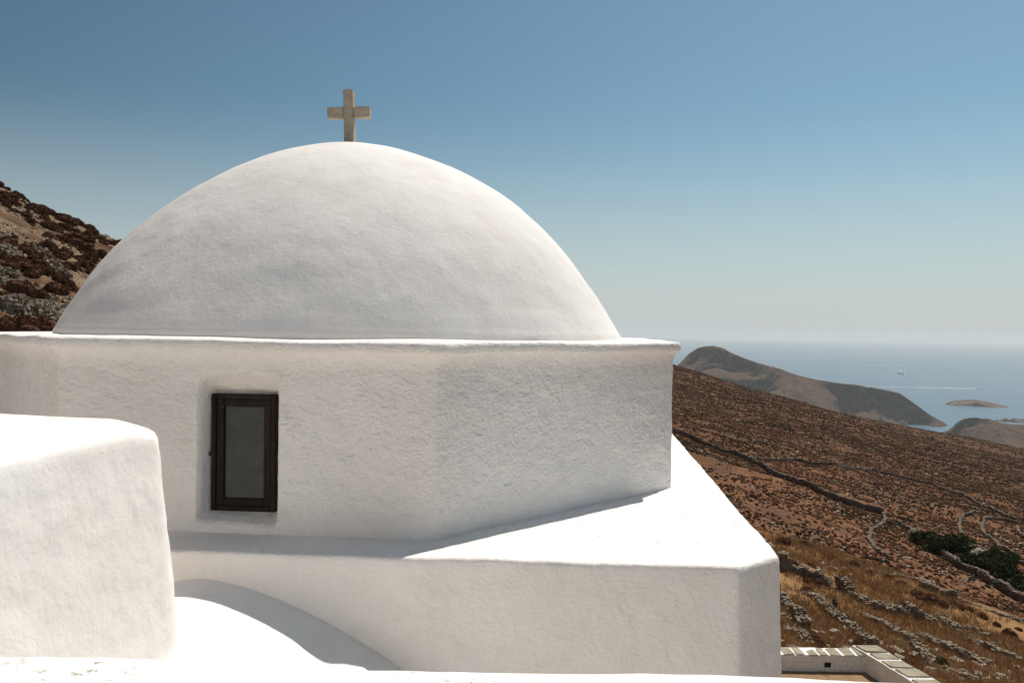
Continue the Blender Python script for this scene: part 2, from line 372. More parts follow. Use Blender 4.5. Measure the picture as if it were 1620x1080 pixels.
def scrub_mat():
    n = N('dry_scrub')
    c = n.mix(n.ramp(n.noise(.9, 4, .7), .35, .68), (.105, .050, .028), (.19, .095, .052))
    c = n.mix(n.ramp(n.noise(.35, 3, .6), .54, .62), c, (.040, .032, .019))
    c = n.mix(n.ramp(n.noise(.055, 4, .6), .48, .62, 0, .8), c, (.036, .025, .016))
    c = n.mix(n.ramp(n.noise(.6, 3, .6), .66, .7), c, (.24, .17, .11))
    return n.done(c, .95, None, .05)
M['scrub'] = scrub_mat()
M['leaf'] = bush_mat('dark_green_leaves', (.038, .054, .018), (.080, .100, .036), 2.5)
M['green_bush'] = bush_mat('olive_twigs', (.05, .045, .014), (.11, .088, .03))
M['straw'] = bush_mat('dry_straw', (.34, .19, .085), (.50, .34, .18), 1.6)
M['bark'] = plain('bark', (.11, .08, .055), .9)
M['court'] = rock('courtyard_earth', (.22, .135, .075), (.30, .20, .115), (.17, .10, .055), 1.2, .4, .03)
def coping_mat():
    n = N('coping_slate')
    c = n.mix(n.ramp(n.noise(3, 5, .7), .35, .65), (.27, .235, .165), (.38, .34, .25))
    return n.done(n.mix(n.ramp(n.noise(11, 4, .7), .55, .75), c, (.22, .19, .13)), .9, n.bump(n.noise(12, 4), .4, .02), .2)
M['slab'] = coping_mat()
def rubble_white():
    n = N('whitewashed_rubble')
    e = n.voro(6.5, n.scale(n.pos, (1, 1, 1.3)), 'DISTANCE_TO_EDGE')
    c = n.mix(n.ramp(e, .0, .035), (.73, .69, .63), (.80, .77, .72))
    return n.done(c, .92, n.bump(n.ramp(e, 0, .12), .5, .02, n.bump(n.noise(14, 4), .5, .02)), .15)
M['court_wall'] = rubble_white()
M['dark_hole'] = plain('dark_hole', (.02, .016, .012), .9)
M['hull'] = plain('white_hull', (.8, .8, .78), .4, .05)
M['boat_dark'] = plain('boat_glass', (.04, .05, .06), .2)
def foam():
    n = N('sea_foam')
    a = n.noise(.06, 6, .7)
    n.b.inputs['Alpha'].default_value = 1
    n.l(n.ramp(a, .36, .55, .25, 1), n.b.inputs['Alpha'])
    return n.done((.85, .88, .9), .8)
M['foam'] = foam()
# ---------------------------------------------------------------- plaster lofts
def outline(poly, rad, sp):
    # rounded polygon (counter-clockwise), returns points and outward normals
    P = []
    n = len(poly); poly = [np.array(p, float) for p in poly]
    if not hasattr(rad, '__len__'): rad = [rad] * n
    for i in range(n):
        a, b, c = poly[i - 1], poly[i], poly[(i + 1) % n]
        u = (a - b) / np.linalg.norm(a - b); w = (c - b) / np.linalg.norm(c - b)
        th = math.acos(np.clip(u @ w, -1, 1)); d = rad[i] / math.tan(th / 2)
        s, e = b + u * d, b + w * d
        k = max(3, int(rad[i] * (math.pi - th) / min(sp, .012)) + 2)
        for t in np.linspace(0, 1, k):
            P.append((1 - t) ** 2 * s + 2 * t * (1 - t) * b + t * t * e)
        nb, nr = poly[(i + 1) % n], rad[(i + 1) % n]
        v = (nb - b) / np.linalg.norm(nb - b)
        th2 = math.acos(np.clip(((b - nb) / np.linalg.norm(b - nb)) @ ((poly[(i + 2) % n] - nb) / np.linalg.norm(poly[(i + 2) % n] - nb)), -1, 1))
        e2 = nb - v * nr / math.tan(th2 / 2)
        L = np.linalg.norm(e2 - e); m = max(2, int(L / sp))
        for t in np.linspace(0, 1, m + 1)[1:-1]:
            P.append(e + (e2 - e) * t)
    P = np.array(P)
    T = np.roll(P, -1, 0) - np.roll(P, 1, 0); T /= np.linalg.norm(T, axis=1)[:, None]
    return P, np.stack([T[:, 1], -T[:, 0]], 1)
def lump(X, Y, Z, seed, amp, sc):
    return amp * fbm(X / sc + seed, Y / sc, Z / sc, 3)
def loft(poly, rad, sp, profile, amp=.006, seed=0.0, cap=None, capz=None, fn=None, vsp=None, mod=None, fine=.0):
    P, Nn = outline(poly, rad, sp); m = len(P)
    rows = []
    pr = [profile[0]]
    for a, b in zip(profile[:-1], profile[1:]):
        k = max(1, int(math.hypot(b[0] - a[0], b[1] - a[1]) / (vsp or sp)))
        for t in range(1, k + 1):
            pr.append((a[0] + (b[0] - a[0]) * t / k, a[1] + (b[1] - a[1]) * t / k))
    for z, o in pr:
        Q = P + Nn * o
        rows.append(np.stack([Q[:, 0], Q[:, 1], np.full(m, z)], 1))
    R = np.array(rows)
    X, Y, Z = R[..., 0], R[..., 1], R[..., 2]
    d = lump(X, Y, Z, seed, amp, .5) + lump(X, Y, Z, seed + 9, amp * .45, .11) + lump(X, Y, Z * 1.3, seed + 19, fine, .045) * sstep(-2.62, -2.45, X)
    off = d
    if fn is not None: off = off + fn(X, Y, Z)
    R[..., 0] += Nn[None, :, 0] * off; R[..., 1] += Nn[None, :, 1] * off
    R[..., 2] += lump(X, Y, 0, seed + 4, amp * .8, .6)
    verts = [R.reshape(-1, 3)]; nr = len(pr)
    idx = np.arange(nr * m).reshape(nr, m)
    quads = []
    def stitch(a, b):
        quads.append(np.stack([a, np.roll(a, -1), np.roll(b, -1), b], 1))
    for i in range(nr - 1): stitch(idx[i], idx[i + 1])
    if cap is not None:
        base = R[-1]; cen = np.array([*cap, capz if capz is not None else profile[-1][0]])
        prev = idx[-1]; cnt = nr * m
        for t in list(np.linspace(0, .08, 6)[1:]) + list(np.linspace(.08, 1, 26)[1:-1]):
            ring = base * (1 - t) + cen * t
            ring[:, 2] = base[:, 2].mean() * (1 - min(1, t * 1)) + cen[2] * min(1, t)
            ring[:, 2] += (base[:, 2] - base[:, 2].mean()) * max(0, 1 - t * 6) + lump(ring[:, 0], ring[:, 1], 0, seed + 4, amp * .8, .6) * min(1, t * 6)
            verts.append(ring); cur = np.arange(cnt, cnt + m); cnt += m
            stitch(prev, cur); prev = cur
        verts.append(cen[None]); quads.append(np.stack([prev, np.roll(prev, -1), np.full(m, cnt), np.full(m, cnt)], 1))
    V = np.concatenate(verts); Q = np.concatenate(quads)
    if mod is not None: V = mod(V)
    return V, Q
def loft_obj(name, mat, parent, *a, **k):
    V, Q = loft(*a, **k)
    tri = Q[:, 2] == Q[:, 3]
    faces = [tuple(q) for q in Q[~tri]] + [tuple(q[:3]) for q in Q[tri]]
    return mesh_obj(name, V, faces, mat, parent)
def wob(V, amp, sc, seed):
    return V + amp * np.stack([vnoise(V[:, 0] * sc + seed, V[:, 1] * sc, V[:, 2] * sc), vnoise(V[:, 0] * sc, V[:, 1] * sc + seed, V[:, 2] * sc), vnoise(V[:, 0] * sc, V[:, 1] * sc, V[:, 2] * sc + seed)], 1)
# ---------------------------------------------------------------- the chapel
chapel = empty('chapel', (-1.3, 6.5, -7.3))
tag(chapel, 'whitewashed domed chapel with octagonal drum, small brown window and flat lower roof', 'chapel')
CO = np.array([-1.3, 6.5, -7.3])
A, B, Cc = np.array([-2.53, 4.61]), np.array([-.401, 4.429]), np.array([1.166, 5.97])
OC = np.array([-1.26, 7.08])
def rot45(p):
    q = p - OC; c = math.sqrt(.5); return OC + np.array([c * q[0] - c * q[1], c * q[0] + c * q[1]])
D = rot45(Cc); oct_ = [A, B, Cc, D, 2 * OC - A, 2 * OC - B, 2 * OC - Cc, A + np.array([-1.45, 1.72])]
eAB = (B - A) / np.linalg.norm(B - A); nAB = np.array([eAB[1], -eAB[0]])   # outward = towards the camera side
def window_recess(X, Y, Z):
    s = (X - A[0]) * eAB[0] + (Y - A[1]) * eAB[1]; d = (X - A[0]) * nAB[0] + (Y - A[1]) * nAB[1]
    on = np.abs(d) < .1
    arch = -.246 - .055 * np.clip(np.abs(s - 1.03) / .21, 0, 1.3) ** 2.2
    l = np.clip((s - .803) / .030, 0, 1); r = sstep(1.262, 1.235, s)
    b = np.clip((Z + 1.092) / .04, 0, 1); t = np.clip((arch - Z) / (arch + .378), 0, 1) ** .8
    return np.where(on, -.145 * l * r * b * t, 0.0)
cornice = [(-1.6, .0), (-1.30, .0), (-1.17, .0), (-1.145, .012), (-1.12, .006), (-1.0, 0), (-.235, .0), (-.205, .005), (-.182, .014), (-.162, .024), (-.148, .038), (-.140, .048), (-.132, .054), (-.11, .056), (-.094, .055), (-.086, .050), (-.082, .038), (-.080, .03)]
def lower_wavy(V):
    return V
drum = loft_obj('drum_wall', M['drum'], chapel, oct_, .016, .011, cornice[:7], amp=.008, seed=3.0, fn=window_recess, fine=.0027)
corn = loft_obj('cornice', M['drum'], chapel, oct_, .025, .014, [(-.2352, .0005)] + cornice[7:], amp=.008, seed=3.0, fine=.002, cap=(-1.346, 7.047), capz=-.03)
# dome: squat hand-shaped cap, a little fuller on its right side
def dome_mesh():
    cx, cy, zc, rb, H, n, m, a1, a2, o1, o2, b1 = DOME
    Nr, Ma = 90, 360
    t = 1 - np.linspace(1, 0, Nr) ** 1.7
    w = t * (1 - t); a = np.linspace(0, 2 * math.pi, Ma, endpoint=False)
    r = rb * (1 - t ** n) ** m * (1 + a1 * w + a2 * w * (1 - 2 * t))
    r[-1] = .012
    foot = .007 * np.exp(-t / .004)
    off = o1 * t + o2 * w
    X = cx + off[:, None] + (r + foot)[:, None] * np.cos(a) * (1 + b1 * w[:, None] * np.cos(a))
    Y = cy + (r + foot)[:, None] * np.sin(a) + 0 * X
    Z = np.repeat((zc + H * t)[:, None], Ma, 1)
    d = lump(X, Y, Z, 40, .010, .9) + lump(X, Y, Z, 50, .003, .2)
    X += d * np.cos(a); Y += d * np.sin(a); Z += d * .6 * (t[:, None] > .1)
    V = np.stack([X, Y, Z], 2).reshape(-1, 3)
    i = np.arange(Nr * Ma).reshape(Nr, Ma)
    Q = np.stack([i[:-1], np.roll(i, -1, 1)[:-1], np.roll(i, -1, 1)[1:], i[1:]], 3 - 1).reshape(-1, 4)
    low = np.stack([X[0], Y[0], Z[0] - .12], 1)
    n0 = len(V); V = np.concatenate([V, low]); j = np.arange(n0, n0 + Ma)
    Q = np.concatenate([Q, np.stack([j, np.roll(j, -1), np.roll(i[0], -1), i[0]], 1)])
    top = V[i[-1]].mean(0) + np.array([0, 0, .001])
    V = np.concatenate([V, top[None]])
    F_ = [tuple(q) for q in Q] + [(i[-1][k], i[-1][(k + 1) % Ma], len(V) - 1) for k in range(Ma)]
    return V, F_
V, F_ = dome_mesh(); DOME_TOP = V[-1].copy()
mesh_obj('dome', V, F_, M['dome'], chapel)
# lower storey with its flat roof
tier = [(-5.2, 4.34), (-1.723, 4.145), (1.118, 3.983), (1.386, 4.19), (1.80, 9.09), (1.95, 10.8), (-5.2, 11.0)]
loft_obj('lower_storey', M['roof'], chapel, tier, [.05, .3, .034, .036, .05, .05, .05], .022,
         [(-7.5, .06), (-4.0, .045), (-1.8, .02), (-1.21, 0), (-1.165, -.001), (-1.151, -.005), (-1.143, -.012), (-1.1405, -.024)], amp=.007, fine=.001, seed=21.0, cap=(-1.2, 7.3), capz=-1.13, vsp=.03)
# small vaulted roof sloping down in front of the lower storey
def vault():
    xs = np.array([-3.2, -2.6, -2.2, -1.9, -1.706, -1.621, -1.533, -1.452, -1.313, -1.131, -.973, -.803, -.636, -.547, -.2, .2, .7])
    zs = np.array([-2.6, -1.95, -1.56, -1.36, -1.300, -1.284, -1.278, -1.285, -1.312, -1.371, -1.439, -1.525, -1.623, -1.677, -1.95, -2.35, -3.0])
    X = np.linspace(-3.2, .7, 200); z0 = np.interp(X, xs, zs)
    k = np.exp(-np.linspace(-2, 2, 21) ** 2); z0 = np.convolve(np.pad(z0, 10, 'edge'), k / k.sum(), 'valid')
    w = np.linspace(-.12, 1.9, 110)
    XX, WW = np.meshgrid(X, w)
    ZZ = z0[None] - .03 * np.maximum(WW, 0) - .02 * np.maximum(WW, 0) ** 2
    YY = 4.13 - .057 * (XX + 1.5) - WW
    ZZ += lump(XX, YY, ZZ, 31, .006, .4)
    V = np.stack([XX, YY, ZZ], 2).reshape(-1, 3); i = np.arange(len(V)).reshape(XX.shape)
    return V, np.stack([i[:-1, :-1], i[1:, :-1], i[1:, 1:], i[:-1, 1:]], 2).reshape(-1, 4)
V, Q = vault(); mesh_obj('vault_roof', V, Q, M['vault'], chapel)
# window in the drum
def box(x0, x1, y0, y1, z0, z1, bev=.004):
    bm = bmesh.new()
    bmesh.ops.create_cube(bm, size=1)
    for v in bm.verts:
        v.co = Vector((x0 + (x1 - x0) * (v.co.x + .5), y0 + (y1 - y0) * (v.co.y + .5), z0 + (z1 - z0) * (v.co.z + .5)))
    if bev: bmesh.ops.bevel(bm, geom=bm.edges[:], offset=bev, segments=2, affect='EDGES')
    V = np.array([v.co[:] for v in bm.verts]); Fs = [[v.index for v in f.verts] for f in bm.faces]
    bm.free(); return V, Fs
def join(L):
    V, Fs, n = [], [], 0
    for v, f in L:
        V.append(v); Fs += [[i + n for i in q] for q in f]; n += len(v)
    return np.concatenate(V), Fs
def on_face(L, s, d):   # local (along wall, out of wall, up) -> world
    V, Fs = join(L)
    W = np.stack([A[0] + eAB[0] * V[:, 0] + nAB[0] * V[:, 1], A[1] + eAB[1] * V[:, 0] + nAB[1] * V[:, 1], V[:, 2]], 1)
    return W, Fs
def ring(x0, x1, z0, z1, t, y0, y1, bev=.004):
    return [box(x0, x0 + t, y0, y1, z0, z1, bev), box(x1 - t, x1, y0, y1, z0, z1, bev), box(x0 + t, x1 - t, y0, y1 - .002, z1 - t, z1, bev), box(x0 + t, x1 - t, y0, y1 - .002, z0, z0 + t, bev)]
V, Fs = on_face(ring(.836, 1.212, -1.047, -.388, .028, -.16, -.098), 0, 0)
win = mesh_obj('window', V, Fs, M['frame'], chapel, smooth=False)
V, Fs = on_face(ring(.866, 1.182, -1.017, -.418, .042, -.15, -.106), 0, 0)
mesh_obj('sash', V, Fs, M['frame'], win, smooth=False)
V, Fs = on_face([box(.9, 1.15, -.135, -.124, -.985, -.45, 0)], 0, 0)
mesh_obj('pane', V, Fs, M['glass'], win, smooth=False)
V, Fs = on_face([box(.828, .846, -.10, -.085, -.738, -.716, .004), box(.832, .850, -.115, -.095, -.732, -.722, .002)], 0, 0)
mesh_obj('latch', V, Fs, M['metal'], win, smooth=False)
# cross on top of the dome
def cross():
    L = [box(-.041, .041, -.042, .042, -.06, .475, .006), box(-.182, -.0405, -.040, .040, .235, .325, .006), box(.0405, .182, -.040, .040, .235, .325, .006)]
    V, Fs = join(L)
    V = V + .0035 * np.stack([vnoise(V[:, 0] * 11, V[:, 2] * 11, 1), vnoise(V[:, 0] * 11, V[:, 2] * 11, 5), vnoise(V[:, 0] * 11, V[:, 2] * 11, 9)], 1)
    a = math.radians(-3); c, s = math.cos(a), math.sin(a)
    x, y, z = V.T
    b = math.radians(1.6); x, z = x * math.cos(b) - z * math.sin(b), x * math.sin(b) + z * math.cos(b)
    V = np.stack([x * c - y * s, x * s + y * c, z], 1) + np.array([DOME_TOP[0] - .008, DOME_TOP[1], DOME_TOP[2] - .005])
    return V, Fs
V, Fs = cross(); mesh_obj('cross', V, Fs, M['concrete'], chapel, smooth=False)
# a small pad of plaster round the cross foot is part of the dome's own surface
# added unseen white wall behind the camera, bounces sunlight onto the shaded walls
V, Fs = box(-6.5, 1.7, -5.2, -4.6, -1.66, 1.9, .03); V2, F2 = box(-6.6, 1.8, -5.3, -4.5, 1.88, 2.02, .03)
V, Fs = join([(V, Fs), (V2, F2)]); mesh_obj('bounce_wall', wob(V, .01, 2, 4), Fs, M['drum'], chapel, smooth=False)
for ch in chapel.children: ch.matrix_parent_inverse = Matrix.Translation(Vector(-CO))
# ---------------------------------------------------------------- wall block and parapet in front
blk = [(-5.0, .2), (-1.87, .25), (-1.44, 3.345), (-1.54, 3.605), (-2.36, 3.79), (-5.0, 4.1)]
def soft_corner(V):   # the far top corner is worn round
    V = V.copy(); d = np.hypot(V[:, 0] + 1.50, V[:, 1] - 3.49)
    V[:, 2] -= .085 * np.clip(1 - d / .30, 0, 1) ** 1.6 * sstep(-1.2, -.42, V[:, 2]); return V
V, Q = loft(blk, [.1, .1, .12, .10, .1, .1], .018, [(-2.6, .15), (-1.4, .085), (-.48, .0), (-.45, -.003), (-.432, -.012), (-.423, -.026), (-.42, -.045)], amp=.0065, seed=60.0, mod=soft_corner, cap=(-3.2, 2.1), capz=-.41)
tri = Q[:, 2] == Q[:, 3]
bo = mesh_obj('wall_block', V - np.array([-3, 2, -2.6]), [tuple(q) for q in Q[~tri]] + [tuple(q[:3]) for q in Q[tri]], M['block'], None, loc=(-3, 2, -2.6))
tag(bo, 'thick whitewashed wall with rounded top corner in front of the drum, at the left edge', 'wall')
def parapet():
    xs = np.linspace(-4.2, 1.95, 520)
    prof = []
    for a in np.linspace(0, 1, 12): prof.append((1.30, -1.7 + a * .90))
    for t in np.linspace(0, math.pi / 2, 10): prof.append((1.35 - .05 * math.cos(t), -.80 + .05 * math.sin(t)))
    for a in np.linspace(0, 1, 26)[1:]: prof.append((1.35 + .44 * a, -.75))
    for t in np.linspace(0, math.pi / 2, 12)[1:]: prof.append((1.79 + .055 * math.sin(t), -.805 + .055 * math.cos(t)))
    for a in np.linspace(0, 1, 20)[1:]: prof.append((1.845 + .03 * a, -.805 - 2.2 * a))
    pr = np.array(prof)
    XX = np.repeat(xs[None], len(pr), 0); YY = np.repeat(pr[:, :1], len(xs), 1) - .040 * (XX + .1) * (XX > -.1) - .03 * (XX + .1) * (XX <= -.1)
    ZZ = np.repeat(pr[:, 1:], len(xs), 1)
    d = lump(XX, YY, ZZ, 71, .007, .45) + lump(XX, YY, ZZ, 75, .0012, .09)
    YY = YY + d * (ZZ < -.76); ZZ = ZZ + d * (ZZ > -.8)
    V = np.stack([XX, YY, ZZ], 2).reshape(-1, 3); i = np.arange(len(V)).reshape(XX.shape)
    return V, np.stack([i[:-1, :-1], i[:-1, 1:], i[1:, 1:], i[1:, :-1]], 2).reshape(-1, 4)
V, Q = parapet()
o = mesh_obj('parapet_wall', V - np.array([0, 1.6, -1.7]), Q, M['parapet'], None, loc=(0, 1.6, -1.7))
tag(o, 'low whitewashed parapet with flaking limewash along the bottom edge of the view', 'parapet')
# the whitewashed terrace the photographer stands on
V, Fs = box(-4.4, 1.9, -7.0, 1.33, -7.4, -1.65, .02)
structure(mesh_obj('terrace', V, Fs, M['roof'], smooth=False))
# ---------------------------------------------------------------- ground, sea, far land
def graded(lo, hi, c, fine, n):
    t = np.linspace(-1, 1, n)
    a, b = math.asinh((lo - c) / fine), math.asinh((hi - c) / fine)
    return c + fine * np.sinh(np.linspace(a, b, n))
def grid_obj(name, X, Y, Z, mat):
    V = np.stack([X, Y, Z], 2).reshape(-1, 3); i = np.arange(len(V)).reshape(X.shape)
    return mesh_obj(name, V, np.stack([i[:-1, :-1], i[:-1, 1:], i[1:, 1:], i[1:, :-1]], 2).reshape(-1, 4), mat)
gx = graded(-420, 1500, 6, 14, 520); gy = graded(-420, 1600, 27, 22, 620)
GX, GY = np.meshgrid(gx, gy)
GZ = np.maximum(ground_z(GX, GY), SEA - 8) - 40 * sstep(-250, -420, GX)
structure(grid_obj('hillside', GX, GY, GZ, M['terrain']))
def ridge_land(name, pts, mat, toward, back, cliff=None, seed=0.0, rough=6.0, nx=420, nw=150, base=SEA - 8, slope=.42):
    P = np.array(pts); s = np.concatenate([[0], np.cumsum(np.linalg.norm(np.diff(P[:, :2], axis=0), axis=1))])
    S = np.linspace(0, s[-1], nx)
    rx, ry, rz = [np.interp(S, s, P[:, k]) for k in range(3)]
    k = np.hanning(9); k /= k.sum()
    sm = lambda v: np.convolve(np.pad(v, 4, 'edge'), k, 'valid')
    rx, ry, rz = sm(rx), sm(ry), sm(rz)
    w = np.concatenate([-back * np.linspace(1, 0, 40)[:-1] ** 1.3, toward * np.linspace(0, 1, nw) ** 1.5])
    WW, RX = np.meshgrid(w, rx, indexing='ij'); RY = np.repeat(ry[None], len(w), 0); RZ = np.repeat(rz[None], len(w), 0)
    X = RX - .25 * WW; Y = RY - WW
    f = np.maximum(WW, 0); b = np.maximum(-WW, 0)
    Z = RZ - slope * f - .0 * b - (RZ - base) * sstep(0, back, b) ** .8
    if cliff is not None: Z = Z - cliff(RX, RY, f, RZ)
    nz = rough * fbm(X / (rough * 9) + seed, Y / (rough * 9), 0, 5) * sstep(0, rough * 3, np.abs(WW) + rough * .25)
    Z = np.maximum(Z + nz, base)
    return structure(grid_obj(name, X, Y, Z, mat))
def head_cliff(RX, RY, f, RZ):
    # steep scarps: the seaward face under the summit, cut by slanting ribs, and the long cliff towards the point
    rib = sstep(-.15, .25, fbm((RX + 1.1 * f) / 50, f / 200, 3.3, 3))
    a = sstep(590, 640, RX) * sstep(905, 800, RX) * (120 * sstep(4, 46, f) * (.25 + .75 * rib) + 60 * sstep(70, 110, f) * rib)
    b = sstep(985, 1075, RX) * sstep(1330, 1260, RX) * (66 + 16 * fbm(RX / 40, 0, 1, 2)) * sstep(4, 22, f) * (.75 + .25 * sstep(-.2, .3, fbm(RX / 28, f / 90, 5, 2)))
    return a + b
ridge_land('headland', HEADLAND, M['headland'], 700, 420, head_cliff, 2.0, 5.0, nx=560, nw=190)
ridge_land('coastal_cliff', CLIFF, M['headland'], 420, 160, lambda RX, RY, f, RZ: 18 * sstep(2, 14, f) * sstep(1290, 1230, RX), 8.0, 3.0, slope=.30)
ridge_land('islet', ISLET, M['islet'], 120, 70, lambda RX, RY, f, RZ: np.minimum(18, np.maximum(0, RZ + 268)) * sstep(34, 48, f), 12.0, 2.2, 300, 90, SEA - 3, .30)
ridge_land('sea_rock', ROCK, M['islet'], 60, 40, None, 15.0, 2.5, 120, 60, SEA - 3, .9)
ridge_land('sea_rock', ROCK2, M['islet'], 60, 40, None, 19.0, 2.5, 160, 60, SEA - 3, .7)
sx = np.sign(np.linspace(-1, 1, 121)) * np.abs(np.linspace(-1, 1, 121)) ** 1.6 * 75000; sy = np.linspace(0, 1, 130) ** 1.7 * 86000 - 8000
SX, SY = np.meshgrid(sx, sy)
structure(grid_obj('sea', SX, SY, SEA - (SX ** 2 + SY ** 2) / (2 * 6371000.0), M['sea']))
# courtyard below, with its low white wall
V, Fs = box(1.0, 8.3, 6.0, 17.45, -7.35, -7.06, 0)
structure(mesh_obj('courtyard', V, Fs, M['court'], smooth=False))
cw = empty('courtyard_wall', (5, 17.2, -7.3))
tag(cw, 'low white courtyard wall topped with grey stone slabs, below the chapel corner', 'wall')
def dense_box(x0, x1, y0, y1, z0, z1, sp=.08):
    V, Fs = [], []
    n = 0
    nx, ny, nz = [max(1, int((b - a) / sp)) for a, b in ((x0, x1), (y0, y1), (z0, z1))]
    def face(o, u, v, nu, nv):
        nonlocal n
        a, b = np.meshgrid(np.linspace(0, 1, nu + 1), np.linspace(0, 1, nv + 1), indexing='ij')
        p = o + a[..., None] * u + b[..., None] * v; V.append(p.reshape(-1, 3))
        i = np.arange(n, n + p.shape[0] * p.shape[1]).reshape(p.shape[:2]); n += i.size
        Fs.append(np.stack([i[:-1, :-1], i[1:, :-1], i[1:, 1:], i[:-1, 1:]], 2).reshape(-1, 4))
    o = np.array([x0, y0, z0]); ex = np.array([x1 - x0, 0, 0]); ey = np.array([0, y1 - y0, 0]); ez = np.array([0, 0, z1 - z0])
    face(o, ex, ez, nx, nz); face(o + ey, ez, ex, nz, nx); face(o, ez, ey, nz, ny); face(o + ex, ey, ez, ny, nz); face(o + ez, ex, ey, nx, ny)
    return np.concatenate(V), np.concatenate(Fs)
cwo = Matrix.Translation(Vector((-5, -17.2, 7.3)))
CX0, CX1, CY0, CY1, CT = 1.6, 7.50, 17.13, 17.53, -6.73
V, Q = dense_box(CX0, CX1 - .0, CY0, CY1, -8.2, CT); p1 = mesh_obj('wall', wob(V, .012, 5, 3), Q, M['court_wall'], cw); p1.matrix_parent_inverse = cwo
# slanted return wall towards the viewer
def slant(V, x0):  # shear a box along its run so that the wall swings outwards
    V = V.copy(); V[:, 0] += (CY0 - V[:, 1]) * .22; return V
V, Q = dense_box(7.46, 7.98, 8.0, CY1 + .02, -8.6, CT + .07); V = slant(V, 0); p2 = mesh_obj('wall', wob(V, .012, 5, 9), Q, M['court_wall'], cw); p2.matrix_parent_inverse = cwo
rng = random.Random(5)
L = []; x = CX0
while x < CX1 - .1:
    w = rng.uniform(.17, .25); L.append(box(x, min(x + w, CX1 - .02), CY0 - .01 + rng.uniform(-.01, .01), CY1 + rng.uniform(-.01, .02), CT - .01, CT + .022 + rng.uniform(0, .006), .012)); x += w + rng.uniform(.025, .06)
V, Fs = join(L); q = mesh_obj('coping', wob(V, .015, 4, 1), Fs, M['slab'], cw, smooth=False); q.matrix_parent_inverse = cwo
V, Q = dense_box(CX0, CX1, CY0 + .0, CY1 - .0, CT - .02, CT + .012); q = mesh_obj('mortar_bed', wob(V, .008, 6, 7), Q, M['parapet'], p1)
L = []; y = CY1 - .02
for k in range(22):
    w = rng.uniform(.26, .36); L.append(box(7.50, 7.96, y - w, y, CT + .06, CT + .094 + rng.uniform(0, .006), .012)); y -= w + rng.uniform(.07, .11)
V, Fs = join(L); V = slant(V, 0); q = mesh_obj('coping', wob(V, .012, 4, 2), Fs, M['slab'], cw, smooth=False); q.matrix_parent_inverse = cwo
for hx in (4.55, 6.62):
    V, Fs = box(hx, hx + .13, CY0 - .013, CY0 + .05, -6.97, -6.87, .004); q = mesh_obj('drain_hole', V, Fs, M['dark_hole'], p1, smooth=False)
# ---------------------------------------------------------------- dry stone walls
CUBE = np.array([[x, y, z] for x in (-.5, .5) for y in (-.5, .5) for z in (-.5, .5)])
CF = np.array([[0, 1, 3, 2], [4, 6, 7, 5], [0, 4, 5, 1], [2, 3, 7, 6], [0, 2, 6, 4], [1, 5, 7, 3]])
def stones(C_, S_, R_, rs, jit=.22):
    # many rough angular stones: centres, sizes, yaw
    n = len(C_)
    P = CUBE[None] * S_[:, None, :] + (rs.rand(n, 8, 3) - .5) * jit * 2 * S_[:, None, :]
    tl = (rs.rand(n) - .5) * .6
    x = P[..., 0]; z = P[..., 2]
    P[..., 0], P[..., 2] = x * np.cos(tl)[:, None] - z * np.sin(tl)[:, None], x * np.sin(tl)[:, None] + z * np.cos(tl)[:, None]
    c, s = np.cos(R_)[:, None], np.sin(R_)[:, None]
    x, y = P[..., 0] * c - P[..., 1] * s, P[..., 0] * s + P[..., 1] * c
    P = np.stack([x, y, P[..., 2]], 2) + C_[:, None, :]
    return P.reshape(-1, 3), (CF[None] + (np.arange(n) * 8)[:, None, None]).reshape(-1, 4)
def dry_wall(key, pts, h, thick, st, mat, label, seed, ragged=.3):
    rs = np.random.RandomState(seed)
    P = np.array(pts); s = np.concatenate([[0], np.cumsum(np.linalg.norm(np.diff(P, axis=0), axis=1))])
    n = int(s[-1] / (st * .75)) + 2
    S = np.linspace(0, s[-1], n)
    x, y = np.interp(S, s, P[:, 0]), np.interp(S, s, P[:, 1])
    if n > 12:
        kk = 5; k = np.ones(kk) / kk
        x = np.convolve(np.pad(x, kk // 2, 'edge'), k, 'valid'); y = np.convolve(np.pad(y, kk // 2, 'edge'), k, 'valid')
    ang = np.arctan2(np.gradient(y), np.gradient(x))
    hh = h * (1 + ragged * fbm(S / (st * 7) + seed, seed * .7, 0, 3))
    Cs, Ss, Rs = [], [], []
    rows = max(2, int(h / (st * .5)))
    for r in range(rows):
        for side in (-1, 0, 1):
            keep = rs.rand(n) > (.08 + .25 * (r == rows - 1))
            off = side * thick * .36 + (rs.rand(n) - .5) * .12 * thick
            cx = x - np.sin(ang) * off + (rs.rand(n) - .5) * st * .4; cy = y + np.cos(ang) * off
            cz = hh * (r + .45) / rows + (rs.rand(n) - .5) * st * .12
            sz = st * (.65 + .6 * rs.rand(n, 1)) * np.array([[1.15, .8, .55]]) * (.85 + .3 * rs.rand(n, 3))
            Cs.append(np.stack([cx, cy, cz], 1)[keep]); Ss.append(sz[keep]); Rs.append((ang + (rs.rand(n) - .5) * .7)[keep])
    C_ = np.concatenate(Cs); C_[:, 2] += ground_z(C_[:, 0], C_[:, 1]) - .05
    V, Q = stones(C_, np.concatenate(Ss), np.concatenate(Rs), rs)
    mid = len(S) // 2; o3 = np.array([x[mid], y[mid], float(ground_z(x[mid], y[mid]))])
    o = mesh_obj('dry_stone_wall', V - o3, Q, mat, None, smooth=False, loc=o3)
    return tag(o, label, 'stone wall', 'dry stone walls on the slopes')
